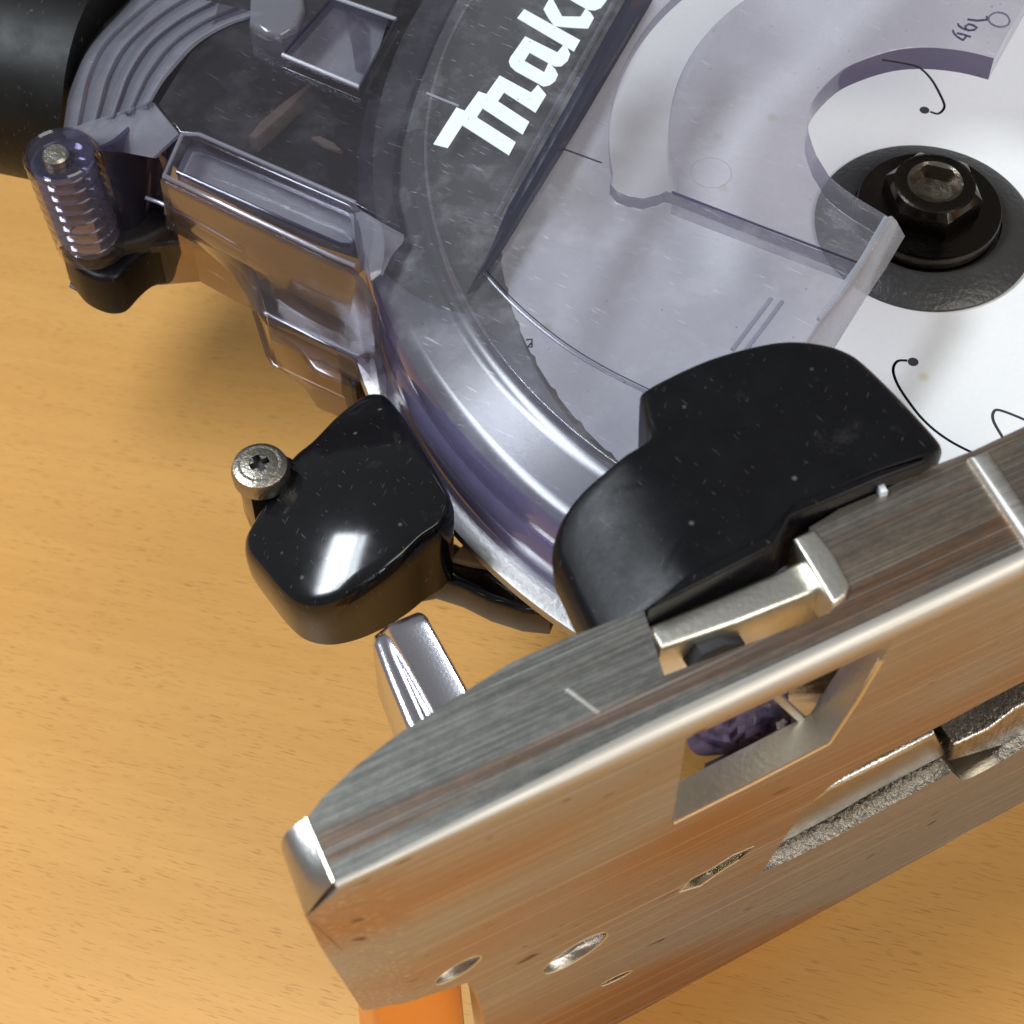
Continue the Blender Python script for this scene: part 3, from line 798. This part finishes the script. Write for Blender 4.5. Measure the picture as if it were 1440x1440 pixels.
# screw post: clear column with threads, black end cap
c0, c1 = P(84, 216, 41), P(131, 342, 20)
rows = []
NR = 36
for i in range(NR + 1):
    t = i / NR; c = c0.lerp(c1, t)
    rr = 6.6 + .10 * math.sin(t * 2 * math.pi * 9)
    rows.append([c + Vector((math.cos(k * math.pi / 14) * rr, math.sin(k * math.pi / 14) * rr, 0)) for k in range(28)])
bm = grid_bm(rows, True); bmesh.ops.recalc_face_normals(bm, faces=bm.faces)
link('screw_post', tomesh(bm), M['duct'], saw, 60)
rows = []
for i in range(73):
    t = i / 72; c = c0.lerp(c1, .06 + .9 * t); rr = 4.9 + .8 * math.sin(t * 2 * math.pi * 8)
    rows.append([c + Vector((math.cos(k * math.pi / 12) * rr, math.sin(k * math.pi / 12) * rr, 0)) for k in range(24)])
bm = grid_bm(rows, True); bmesh.ops.recalc_face_normals(bm, faces=bm.faces)
link('thread_insert', tomesh(bm), M['thread'], saw, 60)
lathe('post_top', [(.001, 40.9), (5.6, 40.9), (6.0, 41.3), (6.3, 41.0)], M['smoke'], saw, c=(c0.x, c0.y), n=32)
sp = P(79, 221, 41.5); lathe('screw_tip', [(2.4, 39), (2.4, 42.2), (2.0, 42.7), (.001, 42.8)], M['rusty'], saw, c=(sp.x, sp.y), n=24)
plate('post_foot', [(84, 342), (108, 352), (150, 352), (200, 330), (225, 305), (240, 312), (232, 345), (205, 352), (185, 368), (165, 388), (140, 391), (113, 380), (97, 364)], 8, 19, M['matt'], saw, 1.3, smooth=True)

# --- black lamp housing below the cover
lamp_old = [(508, 542), (528, 541), (545, 553), (590, 640), (622, 700), (640, 748), (620, 780), (596, 800), (575, 832), (540, 868), (500, 890), (468, 902), (440, 903), (415, 893), (395, 868), (368, 822), (345, 785), (339, 765), (341, 740), (358, 716), (372, 690), (388, 662), (412, 640), (440, 625), (475, 580)]
lamp = [(505, 548), (520, 541), (536, 545), (550, 562), (590, 640), (622, 700), (640, 745), (625, 772), (600, 788), (570, 812), (530, 836), (490, 852), (452, 858), (418, 850), (392, 828), (362, 790), (344, 765), (340, 748), (345, 735), (372, 700), (388, 672), (412, 640), (440, 620), (475, 580)]
apx = P(600, 726, 28)
lo = [P(u, v, 28) for u, v in lamp]; lo = resample(catmull(lo + lo[:1], 5, False), 121)[:-1]
cen = sum(lo, Vector()) / len(lo)
def par(p): return 35.5 - ((p.x - apx.x) ** 2 + (p.y - apx.y) ** 2) / 92
rows = []
for f, dz in ((.97, None), (.99, -8), (1, -5), (1, -2.4), (.99, -1.3), (.975, -.6), (.955, -.2), (.93, 0), (.84, 0), (.7, 0), (.55, 0), (.4, 0), (.25, 0), (.12, 0), (.001, 0)):
    row = []
    for p in lo:
        q = cen + (p - cen) * f
        row.append(Vector((q.x, q.y, 16 if dz is None else max(17 + 2 * (dz > -8), par(q) + dz))))
    rows.append(row)
bm = grid_bm(rows, True); bmesh.ops.recalc_face_normals(bm, faces=bm.faces)
lmp = link('lamp_housing', tomesh(bm), M['black'], saw, 60)
plate('screw_lug', [(338, 672), (331, 655), (340, 636), (360, 626), (388, 630), (412, 642), (420, 665), (372, 690), (352, 694)], 14, 29, M['black'], saw, 1.2)
sc_c = P(365, 653, 32.5)
lathe('screw_head', [(4.75, 29), (4.85, 31.2), (4.5, 32.2), (3.6, 32.7), (1.7, 32.9)], M['rusty'], lmp, c=(sc_c.x, sc_c.y), n=40)
def cross(c, a, b, rot):
    o = []
    for k in range(4):
        th = math.radians(rot + 90 * k); d = Vector((math.cos(th), math.sin(th))); n_ = Vector((-d.y, d.x))
        o += [c + d * a - n_ * b, c + d * a + n_ * b, c + d * b + n_ * b]
    return o
c2 = Vector((sc_c.x, sc_c.y))
plate('screw_face', [c2 + Vector((math.cos(i * math.pi / 16), math.sin(i * math.pi / 16))) * 3.6 for i in range(32)], 31.6, 32.75, M['rusty'], lmp, 0, holes=[cross(c2, 2.3, .62, 28)], raw=True)
lathe('screw_recess', [(.001, 31.5), (3.5, 31.5)], M['dark'], lmp, c=(sc_c.x, sc_c.y), n=24)

# black bracket under the rim with a beige pad
plate('lower_bracket', [(560, 800), (598, 770), (640, 760), (690, 790), (740, 818), (780, 848), (774, 862), (735, 858), (690, 844), (650, 824), (612, 812), (590, 816)], 6, 14, M['black'], saw, 1.4)
plate('felt_pad', [(634, 785), (648, 768), (672, 742), (700, 790), (692, 797), (660, 792)], 13, 15.2, M['beige'], saw, .5)
plate('guard_strip', [(800, 880), (822, 868), (838, 900), (812, 925)], 2, 19, M['violet'], saw, .4)

# --- plated lever
_lr = []
for (u0, v0), z in (((524, 906), 28), ((527, 894), 37.6), ((532, 890), 38.2), ((534, 888), 39.8), ((537, 886), 40.2), ((542, 881), 42.0), ((548, 877), 42.9), ((587, 861), 45.9), ((593, 862), 46.1), ((598, 865), 45.5), ((603, 871), 41)):
    _lr.append(([(u0, v0), (u0 + 4, v0 + 9), (u0 + 36, v0 + 66), (u0 + 72, v0 + 132), (u0 + 104, v0 + 190)], [z - 2.6, z, z, z, z]))
loft('lever', _lr, M['chrome'], saw, 24, 2.0)
plate('lever_end', [(527, 910), (534, 890), (552, 870), (580, 858), (592, 860), (604, 876), (612, 892), (570, 930), (545, 945)], 28, 38, M['chrome'], saw, 1.6)
plate('lever_side', [(524, 905), (527, 893), (545, 884), (560, 920), (600, 1010), (640, 1075), (620, 1090), (570, 1020), (545, 960)], 24, 41, M['chrome'], saw, 1.2)
